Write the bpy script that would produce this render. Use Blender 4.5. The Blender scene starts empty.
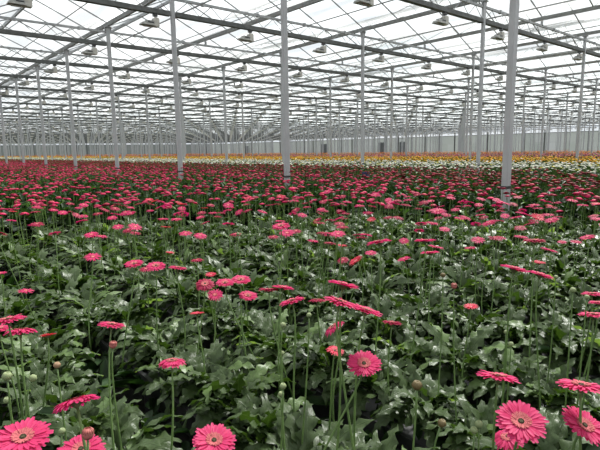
import bpy, math, random
import numpy as np
from mathutils import Vector, Matrix
R = random.Random(7)
NP = np.random.RandomState(11)
PI = math.pi
C = bpy.context.scene.collection
sc = bpy.context.scene

# ------------------------------------------------------------------ survey of the place (metres)
# X runs along the trusses, Y along the gutters; the camera stands over (0, 0)
EYE = 1.70
F_PX, PITCH, ROLL, AZ = 496.67, 0.1505, -0.0153, 0.7051
BAY, SPAN = 5.0, 7.9108            # column spacing along the gutters / along the trusses
A0, P0 = 3.5162, 6.8963            # the nearest column
Z_COL = EYE + 4.42
Z_LOW = EYE + 3.85
Z_UP = EYE + 4.25
Z_GUT = EYE + 4.49
Z_LAMP = EYE + 3.50
RIDGE = 0.445 * SPAN / 4
X_WALL, Y_WALL = 126.5, 213.0

# ------------------------------------------------------------------ camera
fw = Vector((math.sin(AZ), math.cos(AZ), 0))
R0 = Vector((math.cos(AZ), -math.sin(AZ), 0))
Fv = fw * math.cos(PITCH) + Vector((0, 0, -math.sin(PITCH)))
U0 = fw * math.sin(PITCH) + Vector((0, 0, math.cos(PITCH)))
c_, s_ = math.cos(ROLL), math.sin(ROLL)
Rv = R0 * c_ + U0 * s_
Uv = U0 * c_ - R0 * s_
cam_d = bpy.data.cameras.new('camera')
cam_d.sensor_width = 36
cam_d.lens = F_PX / 600 * 36
cam_d.clip_start = 0.05
cam_d.clip_end = 2000
cam = bpy.data.objects.new('camera', cam_d)
C.objects.link(cam)
m = Matrix.Identity(4)
for i in range(3):
    m[i][0] = Rv[i]; m[i][1] = Uv[i]; m[i][2] = -Fv[i]
m[2][3] = EYE
cam.matrix_world = m
sc.camera = cam
EYEV = Vector((0, 0, EYE))


def proj(x, y, z):
    d = Vector((x, y, z)) - EYEV
    zc = d.dot(Fv)
    if zc < 0.05:
        return (-9999, -9999, zc)
    return (300 + F_PX * d.dot(Rv) / zc, 225 - F_PX * d.dot(Uv) / zc, zc)


def ray(px, py):
    return (Fv * F_PX + Rv * (px - 300) - Uv * (py - 225)) / F_PX   # unit depth along the optical axis


def inview(x, y, z, mx=12, my=12):
    u, v, zc = proj(x, y, z)
    return zc > 0.05 and -mx < u < 600 + mx and -my < v < 450 + my


# ------------------------------------------------------------------ materials
def new_mat(name):
    mt = bpy.data.materials.new(name)
    mt.use_nodes = True
    nt = mt.node_tree
    nt.nodes.clear()
    out = nt.nodes.new('ShaderNodeOutputMaterial')
    return mt, nt, out


def N(nt, t, **kw):
    n = nt.nodes.new(t)
    for k, v in kw.items():
        setattr(n, k, v)
    return n


def mix_col(nt, fac, a, b, blend='MIX'):
    n = nt.nodes.new('ShaderNodeMix')
    n.data_type = 'RGBA'
    n.blend_type = blend
    for sck, v in ((n.inputs[0], fac), (n.inputs[6], a), (n.inputs[7], b)):
        if hasattr(v, 'is_output'):
            nt.links.new(v, sck)
        elif isinstance(v, (int, float)):
            sck.default_value = v
        else:
            sck.default_value = (*v, 1)
    return n.outputs[2]


def noise_fac(nt, scale, detail=3, lo=0.35, hi=0.65, coord='Object'):
    tc = nt.nodes.new('ShaderNodeTexCoord')
    n = nt.nodes.new('ShaderNodeTexNoise')
    n.inputs['Scale'].default_value = scale
    n.inputs['Detail'].default_value = detail
    nt.links.new(tc.outputs[coord], n.inputs['Vector'])
    mr = nt.nodes.new('ShaderNodeMapRange')
    mr.inputs[1].default_value = lo
    mr.inputs[2].default_value = hi
    nt.links.new(n.outputs['Fac'], mr.inputs[0])
    return mr.outputs[0], n.outputs['Fac']


def simple_mat(name, c1, c2, scale=6, rough=0.5, metal=0.0, bump=0.0, emis=None):
    mt, nt, out = new_mat(name)
    b = N(nt, 'ShaderNodeBsdfPrincipled')
    f, raw = noise_fac(nt, scale)
    nt.links.new(mix_col(nt, f, c1, c2), b.inputs['Base Color'])
    b.inputs['Roughness'].default_value = rough
    b.inputs['Metallic'].default_value = metal
    if bump:
        bp = N(nt, 'ShaderNodeBump')
        bp.inputs['Strength'].default_value = bump
        bp.inputs['Distance'].default_value = 0.01
        nt.links.new(raw, bp.inputs['Height'])
        nt.links.new(bp.outputs[0], b.inputs['Normal'])
    nt.links.new(b.outputs[0], out.inputs[0])
    return mt


def rand_obj(nt):
    oi = nt.nodes.new('ShaderNodeObjectInfo')
    return oi.outputs['Random']


def leafy_mat(name, top1, top2, under, transl, rough=0.38, tfac=0.25, use_uv=True, vein=(0.2, 0.3, 0.1), attr=None, spec=0.5):
    """thin surface: glossy top, paler underside, some light shining through"""
    mt, nt, out = new_mat(name)
    b = N(nt, 'ShaderNodeBsdfPrincipled')
    f, raw = noise_fac(nt, 14)
    col = mix_col(nt, f, top1, top2)
    if attr:
        at = N(nt, 'ShaderNodeAttribute', attribute_name=attr)
        col = mix_col(nt, 1.0, col, at.outputs['Color'], 'MULTIPLY')
        transl_s = mix_col(nt, 1.0, transl, at.outputs['Color'], 'MULTIPLY')
    else:
        transl_s = transl
    if use_uv:
        uv = N(nt, 'ShaderNodeUVMap')
        sx = N(nt, 'ShaderNodeSeparateXYZ')
        nt.links.new(uv.outputs[0], sx.inputs[0])
        # midrib and side veins
        a = N(nt, 'ShaderNodeMath', operation='SUBTRACT'); a.inputs[1].default_value = 0.5
        nt.links.new(sx.outputs[0], a.inputs[0])
        ab = N(nt, 'ShaderNodeMath', operation='ABSOLUTE'); nt.links.new(a.outputs[0], ab.inputs[0])
        mr = N(nt, 'ShaderNodeMapRange'); mr.inputs[1].default_value = 0.015; mr.inputs[2].default_value = 0.06
        mr.inputs[3].default_value = 1; mr.inputs[4].default_value = 0
        nt.links.new(ab.outputs[0], mr.inputs[0])
        sub = N(nt, 'ShaderNodeMath', operation='MULTIPLY_ADD'); sub.inputs[1].default_value = -0.9
        nt.links.new(ab.outputs[0], sub.inputs[0]); nt.links.new(sx.outputs[1], sub.inputs[2])
        sn = N(nt, 'ShaderNodeMath', operation='MULTIPLY'); sn.inputs[1].default_value = 52
        nt.links.new(sub.outputs[0], sn.inputs[0])
        s2 = N(nt, 'ShaderNodeMath', operation='SINE'); nt.links.new(sn.outputs[0], s2.inputs[0])
        mr2 = N(nt, 'ShaderNodeMapRange'); mr2.inputs[1].default_value = 0.9; mr2.inputs[2].default_value = 1.0
        mr2.inputs[3].default_value = 0; mr2.inputs[4].default_value = 0.45
        nt.links.new(s2.outputs[0], mr2.inputs[0])
        mx = N(nt, 'ShaderNodeMath', operation='MAXIMUM')
        nt.links.new(mr.outputs[0], mx.inputs[0]); nt.links.new(mr2.outputs[0], mx.inputs[1])
        col = mix_col(nt, mx.outputs[0], col, vein)
        bp = N(nt, 'ShaderNodeBump'); bp.inputs['Strength'].default_value = 0.35; bp.inputs['Distance'].default_value = 0.004
        ad = N(nt, 'ShaderNodeMath', operation='SUBTRACT')
        nt.links.new(raw, ad.inputs[0]); nt.links.new(mx.outputs[0], ad.inputs[1])
        nt.links.new(ad.outputs[0], bp.inputs['Height'])
        nt.links.new(bp.outputs[0], b.inputs['Normal'])
    geo = N(nt, 'ShaderNodeNewGeometry')
    if under is not None:
        col = mix_col(nt, geo.outputs['Backfacing'], col, under)
    nt.links.new(col, b.inputs['Base Color'])
    b.inputs['Roughness'].default_value = rough
    b.inputs['Specular IOR Level'].default_value = spec
    tr = N(nt, 'ShaderNodeBsdfTranslucent')
    if hasattr(transl_s, 'is_output'):
        nt.links.new(transl_s, tr.inputs[0])
    else:
        tr.inputs[0].default_value = (*transl_s, 1)
    ms = N(nt, 'ShaderNodeMixShader'); ms.inputs[0].default_value = tfac
    nt.links.new(b.outputs[0], ms.inputs[1]); nt.links.new(tr.outputs[0], ms.inputs[2])
    nt.links.new(ms.outputs[0], out.inputs[0])
    return mt


M = {}
M['column'] = simple_mat('white_painted_steel', (0.47, 0.475, 0.485), (0.40, 0.405, 0.415), 3, 0.45)
M['steel'] = simple_mat('galvanised_steel', (0.40, 0.41, 0.41), (0.29, 0.295, 0.30), 9, 0.5, 0.25)
M['dark_steel'] = simple_mat('weathered_steel', (0.135, 0.14, 0.135), (0.085, 0.09, 0.085), 7, 0.55, 0.2)
M['alu'] = simple_mat('aluminium_bar', (0.36, 0.37, 0.375), (0.28, 0.285, 0.29), 4, 0.5, 0.3)
M['lamp_body'] = simple_mat('cream_lamp_housing', (0.62, 0.60, 0.54), (0.48, 0.46, 0.41), 12, 0.4)
M['reflector'] = simple_mat('brushed_reflector', (0.45, 0.45, 0.42), (0.32, 0.32, 0.30), 20, 0.35, 0.3)
M['black'] = simple_mat('black_plastic', (0.03, 0.03, 0.032), (0.05, 0.05, 0.05), 20, 0.4)
M['door'] = simple_mat('grey_door', (0.14, 0.15, 0.155), (0.10, 0.11, 0.11), 2, 0.6)
M['soil'] = simple_mat('dark_ground_cloth', (0.018, 0.017, 0.015), (0.03, 0.027, 0.022), 5, 0.9, 0, 0.4)
M['blue'] = simple_mat('blue_plastic', (0.02, 0.035, 0.12), (0.03, 0.05, 0.16), 8, 0.4)
M['stem'] = simple_mat('flower_stem_green', (0.15, 0.24, 0.07), (0.10, 0.17, 0.05), 30, 0.5)
M['calyx'] = simple_mat('calyx_green', (0.10, 0.15, 0.05), (0.16, 0.13, 0.07), 60, 0.6)
M['leaf'] = leafy_mat('gerbera_leaf', (0.008, 0.023, 0.005), (0.026, 0.062, 0.008), (0.055, 0.085, 0.032), (0.10, 0.20, 0.02), 0.38, 0.16, vein=(0.04, 0.075, 0.024), spec=0.26)
M['leaf_light'] = leafy_mat('young_gerbera_leaf', (0.06, 0.13, 0.016), (0.11, 0.20, 0.028), (0.12, 0.19, 0.06), (0.26, 0.42, 0.06), 0.42, 0.32, vein=(0.14, 0.24, 0.06))
M['petal'] = leafy_mat('pink_petal', (0.60, 0.009, 0.15), (0.76, 0.026, 0.27), (0.58, 0.04, 0.15), (0.9, 0.04, 0.25), 0.55, 0.30, use_uv=False, spec=0.25)
M['petal_coral'] = leafy_mat('coral_petal', (0.72, 0.05, 0.09), (0.80, 0.09, 0.13), (0.62, 0.05, 0.10), (0.85, 0.07, 0.10), 0.55, 0.30, use_uv=False, spec=0.25)
M['petal_deep'] = leafy_mat('deep_pink_petal', (0.50, 0.012, 0.08), (0.62, 0.02, 0.13), (0.36, 0.02, 0.07), (0.6, 0.02, 0.12), 0.55, 0.28, use_uv=False, spec=0.25)
M['florets'] = simple_mat('salmon_florets', (0.62, 0.085, 0.13), (0.56, 0.17, 0.15), 120, 0.7, 0, 0.5)
M['disc_dark'] = simple_mat('dark_disc_centre', (0.03, 0.02, 0.012), (0.10, 0.09, 0.03), 150, 0.7, 0, 0.6)
M['bud_green'] = simple_mat('green_bud', (0.30, 0.34, 0.17), (0.16, 0.22, 0.09), 60, 0.6)
M['bud_dark'] = simple_mat('brown_bud', (0.20, 0.15, 0.05), (0.07, 0.045, 0.02), 70, 0.6)
M['bud_tan'] = simple_mat('tan_bud', (0.38, 0.27, 0.14), (0.25, 0.12, 0.08), 60, 0.6)
M['bud_pink'] = simple_mat('opening_pink_bud', (0.48, 0.10, 0.12), (0.32, 0.14, 0.09), 60, 0.6)
M['far_flower'] = leafy_mat('mixed_flower_petals', (0.95, 0.95, 0.95), (1, 1, 1), None, (1, 1, 1), 0.6, 0.25, use_uv=False, attr='tint', spec=0.2)
M['far_leaf'] = leafy_mat('massed_leaves', (0.9, 0.9, 0.9), (1, 1, 1), None, (2.2, 2.4, 1.2), 0.55, 0.17, use_uv=False, attr='tint', spec=0.3)
M['canopy'] = simple_mat('leaf_mass_green', (0.030, 0.055, 0.022), (0.015, 0.028, 0.012), 8, 0.7, 0, 0.8)
M['wall'] = None


def glass_mat(name, transp, dcol, dfac, banded=True):
    mt, nt, out = new_mat(name)
    tp = N(nt, 'ShaderNodeBsdfTransparent'); tp.inputs[0].default_value = (*transp, 1)
    tl = N(nt, 'ShaderNodeBsdfTranslucent'); tl.inputs[0].default_value = (*dcol, 1)
    gl = N(nt, 'ShaderNodeBsdfGlossy'); gl.inputs['Roughness'].default_value = 0.08
    gl.inputs[0].default_value = (0.9, 0.95, 1, 1)
    m1 = N(nt, 'ShaderNodeMixShader')
    if banded:
        tc = N(nt, 'ShaderNodeTexCoord')
        mp = N(nt, 'ShaderNodeMapping'); mp.inputs['Scale'].default_value = (2.2, 0.18, 1)
        nt.links.new(tc.outputs['Object'], mp.inputs[0])
        nz = N(nt, 'ShaderNodeTexNoise'); nz.inputs['Scale'].default_value = 1.0; nz.inputs['Detail'].default_value = 4
        nt.links.new(mp.outputs[0], nz.inputs['Vector'])
        mr = N(nt, 'ShaderNodeMapRange'); mr.inputs[1].default_value = 0.38; mr.inputs[2].default_value = 0.62
        mr.inputs[3].default_value = dfac * 0.5; mr.inputs[4].default_value = min(1, dfac * 1.7)
        nt.links.new(nz.outputs['Fac'], mr.inputs[0])
        nt.links.new(mr.outputs[0], m1.inputs[0])
    else:
        m1.inputs[0].default_value = dfac
    nt.links.new(tp.outputs[0], m1.inputs[1]); nt.links.new(tl.outputs[0], m1.inputs[2])
    m2 = N(nt, 'ShaderNodeMixShader')
    m2.inputs[0].default_value = 0.04
    nt.links.new(m1.outputs[0], m2.inputs[1]); nt.links.new(gl.outputs[0], m2.inputs[2])
    nt.links.new(m2.outputs[0], out.inputs[0])
    return mt


M['glass'] = glass_mat('whitewashed_roof_glass', (0.95, 0.97, 0.975), (0.90, 0.93, 0.94), 0.20)
M['strip_glass'] = glass_mat('clear_wall_glass', (0.97, 0.98, 0.98), (0.9, 0.9, 0.9), 0.12, False)


def wall_mat():
    mt, nt, out = new_mat('chalked_wall_panel')
    tc = N(nt, 'ShaderNodeTexCoord')
    br = N(nt, 'ShaderNodeTexBrick')
    mp = N(nt, 'ShaderNodeMapping'); mp.inputs['Scale'].default_value = (1, 1, 1)
    nt.links.new(tc.outputs['UV'], mp.inputs[0]); nt.links.new(mp.outputs[0], br.inputs['Vector'])
    br.offset = 0
    br.inputs['Color1'].default_value = (0.27, 0.29, 0.295, 1)
    br.inputs['Color2'].default_value = (0.19, 0.215, 0.205, 1)
    br.inputs['Mortar'].default_value = (0.18, 0.19, 0.19, 1)
    br.inputs['Scale'].default_value = 1
    br.inputs['Mortar Size'].default_value = 0.04
    br.inputs['Brick Width'].default_value = 2.5
    br.inputs['Row Height'].default_value = 2.6
    f, raw = noise_fac(nt, 0.12)
    col = mix_col(nt, f, br.outputs[0], (0.24, 0.265, 0.25))
    d = N(nt, 'ShaderNodeBsdfDiffuse'); nt.links.new(col, d.inputs[0])
    t = N(nt, 'ShaderNodeBsdfTranslucent'); nt.links.new(col, t.inputs[0])
    ms = N(nt, 'ShaderNodeMixShader'); ms.inputs[0].default_value = 0.55
    nt.links.new(d.outputs[0], ms.inputs[1]); nt.links.new(t.outputs[0], ms.inputs[2])
    nt.links.new(ms.outputs[0], out.inputs[0])
    return mt


M['wall'] = wall_mat()


# ------------------------------------------------------------------ mesh builder
class MB:
    def __init__(s):
        s.v = []; s.f = []; s.uv = []; s.mi = []; s.cur = 0; s.tint = []

    def quad_grid(s, P, uvs=None, close=False):
        """P: rows x cols of points"""
        r, c = len(P), len(P[0])
        b = len(s.v)
        for row in P:
            s.v += [tuple(p) for p in row]
        for i in range(r - 1):
            for j in range(c - 1 + (1 if close else 0)):
                j2 = (j + 1) % c
                s.f.append((b + i * c + j, b + i * c + j2, b + (i + 1) * c + j2, b + (i + 1) * c + j))
                s.mi.append(s.cur)
                if uvs:
                    s.uv += [uvs[i][j], uvs[i][j2], uvs[i + 1][j2], uvs[i + 1][j]]
                else:
                    s.uv += [(0, 0), (1, 0), (1, 1), (0, 1)]

    def poly(s, pts, uv=None):
        b = len(s.v)
        s.v += [tuple(p) for p in pts]
        s.f.append(tuple(range(b, b + len(pts))))
        s.mi.append(s.cur)
        s.uv += uv if uv else [(0, 0)] * len(pts)

    def box(s, x0, x1, y0, y1, z0, z1):
        b = len(s.v)
        s.v += [(x0, y0, z0), (x1, y0, z0), (x1, y1, z0), (x0, y1, z0), (x0, y0, z1), (x1, y0, z1), (x1, y1, z1), (x0, y1, z1)]
        for q in ((3, 2, 1, 0), (4, 5, 6, 7), (0, 1, 5, 4), (1, 2, 6, 5), (2, 3, 7, 6), (3, 0, 4, 7)):
            s.f.append(tuple(b + k for k in q)); s.mi.append(s.cur); s.uv += [(0, 0), (1, 0), (1, 1), (0, 1)]

    def hexa(s, P8):
        b = len(s.v)
        s.v += [tuple(p) for p in P8]
        for q in ((3, 2, 1, 0), (4, 5, 6, 7), (0, 1, 5, 4), (1, 2, 6, 5), (2, 3, 7, 6), (3, 0, 4, 7)):
            s.f.append(tuple(b + k for k in q)); s.mi.append(s.cur); s.uv += [(0, 0), (1, 0), (1, 1), (0, 1)]

    def prism(s, outline, axis, a0, a1):
        """extrude a 2-D outline along axis ('x','y','z') from a0 to a1"""
        def mk(u, w, a):
            return {'x': (a, u, w), 'y': (u, a, w), 'z': (u, w, a)}[axis]
        n = len(outline)
        b = len(s.v)
        s.v += [mk(u, w, a0) for u, w in outline] + [mk(u, w, a1) for u, w in outline]
        for k in range(n):
            s.f.append((b + k, b + (k + 1) % n, b + n + (k + 1) % n, b + n + k)); s.mi.append(s.cur); s.uv += [(0, 0), (1, 0), (1, 1), (0, 1)]
        s.f.append(tuple(b + k for k in reversed(range(n)))); s.mi.append(s.cur); s.uv += [(0, 0)] * n
        s.f.append(tuple(b + n + k for k in range(n))); s.mi.append(s.cur); s.uv += [(0, 0)] * n

    def tube(s, pts, rad, n=6, cap=True):
        pts = [Vector(p) for p in pts]
        rads = rad if isinstance(rad, (list, tuple)) else [rad] * len(pts)
        rows = []
        prev = None
        for i, p in enumerate(pts):
            t = (pts[min(i + 1, len(pts) - 1)] - pts[max(i - 1, 0)])
            if t.length < 1e-9:
                t = Vector((0, 0, 1))
            t.normalize()
            if prev is None:
                ref = Vector((1, 0, 0)) if abs(t.x) < 0.9 else Vector((0, 1, 0))
                a = t.cross(ref).normalized()
            else:
                a = (prev - t * prev.dot(t)).normalized()
            prev = a
            bb = t.cross(a)
            rows.append([p + (a * math.cos(2 * PI * k / n) + bb * math.sin(2 * PI * k / n)) * rads[i] for k in range(n)])
        b = len(s.v)
        s.quad_grid(rows, close=True)
        if cap:
            s.f.append(tuple(b + k for k in reversed(range(n)))); s.mi.append(s.cur); s.uv += [(0, 0)] * n
            e = b + (len(rows) - 1) * n
            s.f.append(tuple(e + k for k in range(n))); s.mi.append(s.cur); s.uv += [(0, 0)] * n

    def lathe(s, prof, n=12, org=(0, 0, 0)):
        rows = [[(org[0] + r * math.cos(2 * PI * k / n), org[1] + r * math.sin(2 * PI * k / n), org[2] + z) for k in range(n)] for r, z in prof]
        s.quad_grid(rows, close=True)

    def mesh(s, name, mats, smooth=False):
        me = bpy.data.meshes.new(name)
        me.from_pydata(s.v, [], s.f)
        if not isinstance(mats, (list, tuple)):
            mats = [mats]
        for mm in mats:
            me.materials.append(mm)
        if len(mats) > 1:
            me.polygons.foreach_set('material_index', s.mi)
        if s.uv:
            l = me.uv_layers.new(name='UVMap')
            l.data.foreach_set('uv', np.array(s.uv, dtype=np.float32).ravel())
        if smooth:
            me.polygons.foreach_set('use_smooth', [True] * len(me.polygons))
        me.update()
        return me


def ob(name, me, parent=None, loc=None, rot=None):
    o = bpy.data.objects.new(name, me)
    C.objects.link(o)
    if parent is not None:
        o.parent = parent
    if loc is not None:
        o.location = loc
    if rot is not None:
        o.rotation_euler = rot
    return o


def tag(o, label=None, cat=None, group=None, kind=None):
    if label: o['label'] = label
    if cat: o['category'] = cat
    if group: o['group'] = group
    if kind: o['kind'] = kind
    return o


def np_mesh(name, V, F, mat, tint=None, kind_n=3, smooth=False):
    """V (n,3) F (m,k) arrays; tint per face (m,3) as a corner colour"""
    me = bpy.data.meshes.new(name)
    nV, nF, k = len(V), len(F), F.shape[1]
    me.vertices.add(nV); me.vertices.foreach_set('co', V.astype(np.float32).ravel())
    me.loops.add(nF * k); me.loops.foreach_set('vertex_index', F.astype(np.int32).ravel())
    me.polygons.add(nF)
    me.polygons.foreach_set('loop_start', np.arange(0, nF * k, k, dtype=np.int32))
    me.polygons.foreach_set('loop_total', np.full(nF, k, dtype=np.int32))
    if tint is not None:
        ca = me.color_attributes.new(name='tint', type='FLOAT_COLOR', domain='CORNER')
        col = np.ones((nF, k, 4), dtype=np.float32)
        col[:, :, :3] = tint[:, None, :]
        ca.data.foreach_set('color', col.ravel())
    me.materials.append(mat)
    me.update(calc_edges=True)
    if smooth:
        me.polygons.foreach_set('use_smooth', [True] * nF)
    return me


# ------------------------------------------------------------------ setting: floor, walls
b = MB(); b.poly([(-60, -60, 0), (X_WALL + 40, -60, 0), (X_WALL + 40, Y_WALL + 40, 0), (-60, Y_WALL + 40, 0)])
tag(ob('floor', b.mesh('floor', M['soil'])), kind='structure')


def wall_quad(mb, p, q, z0, z1):
    L = (Vector(q) - Vector(p)).length
    mb.poly([(p[0], p[1], z0), (q[0], q[1], z0), (q[0], q[1], z1), (p[0], p[1], z1)], [(0, z0), (L, z0), (L, z1), (0, z1)])


ZS0, ZS1 = EYE + 3.25, EYE + 4.0
b = MB(); b.cur = 0; wall_quad(b, (X_WALL, -20), (X_WALL, Y_WALL), 0, ZS0)
b.cur = 1; wall_quad(b, (X_WALL, -20), (X_WALL, Y_WALL), ZS0, ZS1)
tag(ob('wall_right', b.mesh('wall_right', [M['wall'], M['strip_glass']])), kind='structure')
b = MB(); b.cur = 0; wall_quad(b, (X_WALL, Y_WALL), (-20, Y_WALL), 0, ZS0)
b.cur = 1; wall_quad(b, (X_WALL, Y_WALL), (-20, Y_WALL), ZS0, ZS1)
tag(ob('wall_back', b.mesh('wall_back', [M['wall'], M['strip_glass']])), kind='structure')
b = MB()
y = 0.0
while y < Y_WALL:
    b.box(X_WALL - 0.35, X_WALL - 0.05, y, y + 0.22, 0, ZS1); y += BAY
x = 0.0
while x < X_WALL:
    b.box(x, x + 0.22, Y_WALL - 0.35, Y_WALL - 0.05, 0, ZS1); x += SPAN / 2
b.box(X_WALL - 0.3, X_WALL - 0.02, -20, Y_WALL, ZS0 - 0.12, ZS0)
b.box(-20, X_WALL, Y_WALL - 0.3, Y_WALL - 0.02, ZS0 - 0.12, ZS0)
tag(ob('trim_1', b.mesh('wall_posts', M['dark_steel'])), kind='structure')
for k, (px, w_) in enumerate(((325, 3.0), (382, 2.2), (403, 2.0), (248, 3.0))):
    # big sliding doors in the long side wall
    d = ray(px, 148); t = X_WALL / d.x; yy = d.y * t
    b = MB(); b.box(X_WALL - 0.45, X_WALL - 0.36, yy - w_ / 2, yy + w_ / 2, 0, 3.6)
    b.box(X_WALL - 0.5, X_WALL - 0.45, yy - w_ / 2, yy - w_ / 2 + 0.15, 0, 3.6)
    b.box(X_WALL - 0.5, X_WALL - 0.45, yy + w_ / 2 - 0.15, yy + w_ / 2, 0, 3.6)
    tag(ob('door_%d' % (k + 1), b.mesh('door', M['door'])), kind='structure')

# ------------------------------------------------------------------ roof: glass, bars, ridges (the ceiling)
XS = [P0 + SPAN * (k / 2.0) for k in range(-5, 38)]      # gutter lines
Y0, Y1 = -16.0, Y_WALL
g = MB()
bars = MB()
H = SPAN / 4
NB = int((Y1 - (A0 - 20)) / (BAY / 3))
for gi, gx in enumerate(XS[:-1]):
    if gx + 2 * H > X_WALL + 1:
        break
    zg, zr = Z_GUT + 0.10, Z_GUT + 0.10 + RIDGE
    g.poly([(gx, Y0, zg), (gx, Y1, zg), (gx + H, Y1, zr), (gx + H, Y0, zr)])
    g.poly([(gx + H, Y0, zr), (gx + H, Y1, zr), (gx + 2 * H, Y1, zg), (gx + 2 * H, Y0, zg)])
    bars.box(gx + H - 0.035, gx + H + 0.035, Y0, Y1, zr - 0.10, zr - 0.01)
    yl = max(Y0, 0)
    for j in range(NB):
        yb = A0 - 20 + j * BAY / 3
        if yb < Y0:
            continue
        far = yb > 90 or gx > 90
        hw, th = (0.016, 0.04)
        if far and j % 3:
            continue
        for (xa, za, xb, zb) in ((gx, zg, gx + H, zr), (gx + H, zr, gx + 2 * H, zg)):
            bars.hexa([(xa, yb - hw, za - th - 0.01), (xb, yb - hw, zb - th - 0.01), (xb, yb + hw, zb - th - 0.01), (xa, yb + hw, za - th - 0.01),
                       (xa, yb - hw, za - 0.01), (xb, yb - hw, zb - 0.01), (xb, yb + hw, zb - 0.01), (xa, yb + hw, za - 0.01)])
tag(ob('ceiling', g.mesh('roof_glass', M['glass'])), kind='structure')
tag(ob('trim_2', bars.mesh('glazing_bars', M['alu'])), kind='structure')

# gutters: one long channel per line
gid = 0
for gi, gx in enumerate(XS):
    if gx > X_WALL - 1:
        break
    k = (gx - P0) / SPAN
    if k < -0.6 or k > 14.2:
        continue
    b = MB()
    z = Z_GUT
    b.prism([(gx - 0.04, z - 0.05), (gx + 0.04, z - 0.05), (gx + 0.08, z + 0.06), (gx + 0.065, z + 0.06), (gx + 0.035, z - 0.035), (gx - 0.035, z - 0.035), (gx - 0.065, z + 0.06), (gx - 0.08, z + 0.06)], 'y', Y0, Y1)
    o = ob('roof_gutter', b.mesh('roof_gutter', M['steel']))
    names = {0.0: 'long steel gutter resting on the row of columns that holds the thickest column',
             0.5: 'long steel gutter midway between the thickest column row and the second column row',
             1.0: 'long steel gutter resting on the second row of columns back',
             1.5: 'long steel gutter midway between the second and third column rows',
             2.0: 'long steel gutter resting on the third row of columns back',
             -0.5: 'long steel gutter crossing the upper left corner'}
    lb = names.get(round(k, 1))
    if lb is None:
        lb = 'thin grey gutter line far back in the crowded part of the roof'
    tag(o, lb, 'gutter', 'steel gutters running the length of the greenhouse roof', 'thing')

# roof vents (windows) on the far-facing slopes with their push rods
wn = 0
rods = MB()
cand = []
for gi, gx in enumerate(XS[:-1]):
    if gx + 2 * H > 80:
        break
    for j in range(0, 16):
        yc = A0 + BAY * j + BAY / 2
        if (j + gi) % 2:
            continue
        u, v, zc = proj(gx + H * 0.5, yc, Z_GUT + 0.5)
        if zc > 1 and -40 < u < 640 and -60 < v:
            cand.append((zc, gx, yc))
cand.sort()
for zc, gx, yc in cand[:70]:
    zg, zr = Z_GUT + 0.10, Z_GUT + 0.10 + RIDGE
    # hinged at the ridge, outer edge lifted
    xa, za = gx + H, zr + 0.03
    xb, zb = gx + H - 1.25, zr - 1.25 * RIDGE / H + 0.38
    y0, y1 = yc - BAY / 3, yc + BAY / 3
    b = MB()
    for (ya, yb) in ((y0, y0 + 0.04), (y1 - 0.04, y1), (yc - 0.02, yc + 0.02)):
        b.hexa([(xa, ya, za - 0.02), (xb, ya, zb - 0.02), (xb, yb, zb - 0.02), (xa, yb, za - 0.02), (xa, ya, za + 0.02), (xb, ya, zb + 0.02), (xb, yb, zb + 0.02), (xa, yb, za + 0.02)])
    b.box(xb - 0.03, xb + 0.03, y0, y1, zb - 0.03, zb + 0.02)
    b.box(xa - 0.03, xa + 0.02, y0, y1, za - 0.03, za + 0.02)
    wn += 1
    fr = ob('window_%d' % wn, b.mesh('vent_frame', M['alu'])); tag(fr, kind='structure')
    b = MB(); b.poly([(xa, y0, za), (xa, y1, za), (xb, y1, zb), (xb, y0, zb)])
    gl = ob('window_pane', b.mesh('vent_pane', M['glass']), fr)
    rb = MB(); rb.tube([(xb - 0.05, yc, zb - 0.04), (xb - 2.0, yc, zb - 0.92)], 0.014, 5)
    rb.box(xb - 0.06, xb + 0.02, yc - 0.04, yc + 0.04, zb - 0.08, zb)
    ob('push_rod', rb.mesh('push_rod', M['steel']), fr)

# ------------------------------------------------------------------ columns
def column_mb(far=False):
    b = MB()
    w, d, t = 0.062, 0.045, 0.012
    if far:
        b.box(-w, w, -d, d, 0, Z_COL)
    else:
        bev = 0.012
        o = [(-w + bev, -d), (w - bev, -d), (w, -d + bev), (w, d - bev), (w - bev, d), (-w + bev, d), (-w, d - bev), (-w, -d + bev)]
        b.prism(o, 'z', 0, Z_COL)
    return b


col_me = column_mb().mesh('support_column', M['column'])
cap = MB(); cap.box(-0.11, 0.11, -0.09, 0.09, Z_COL - 0.02, Z_COL + 0.01)
for sx in (-1, 1):
    cap.prism([(sx * 0.075, Z_COL - 0.22), (sx * 0.14, Z_COL - 0.02), (sx * 0.075, Z_COL - 0.02)], 'y', -0.02, 0.02)
cap_me = cap.mesh('column_head', M['steel'])
col2 = MB(); col2.box(-0.066, 0.066, -0.049, 0.049, 1.10, 1.14)
clamp_me = col2.mesh('clamp', M['black'])
far_col_me = column_mb(True).mesh('support_column', M['column'])
COL_LAB = {(0, 0): 'thickest white steel column, right of centre, nearest of all the columns',
           (0, 1): 'tall white steel column just left of the picture centre, second in thickness',
           (0, 2): 'white steel column third in its row, rising behind the left flowers',
           (0, 3): 'white steel column fourth in its row counting from the thickest one',
           (0, 4): 'white steel column fifth in its row counting from the thickest one',
           (0, 5): 'white steel column sixth in its row counting from the thickest one',
           (0, 6): 'white steel column seventh in its row, near the left picture edge',
           (0, 7): 'white steel column eighth in its row, at the left picture edge',
           (1, 1): 'slim white column close to the left side of the thickest column',
           (1, 2): 'slim white column standing behind the dark blue crate',
           (1, 4): 'slim white column second back, between the second and third thick columns',
           (2, 1): 'slim white column near the right picture edge, topmost end under the roof corner',
           (2, 2): 'thin column tucked just behind and left of the slim column beside the thickest one',
           (2, 3): 'thin white column right of the slim column behind the dark blue crate',
           (2, 4): 'thin white column between the central tall column and the blue crate column',
           (3, 2): 'thin white column midway between the thickest column and the right edge column'}
cols = []
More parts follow.
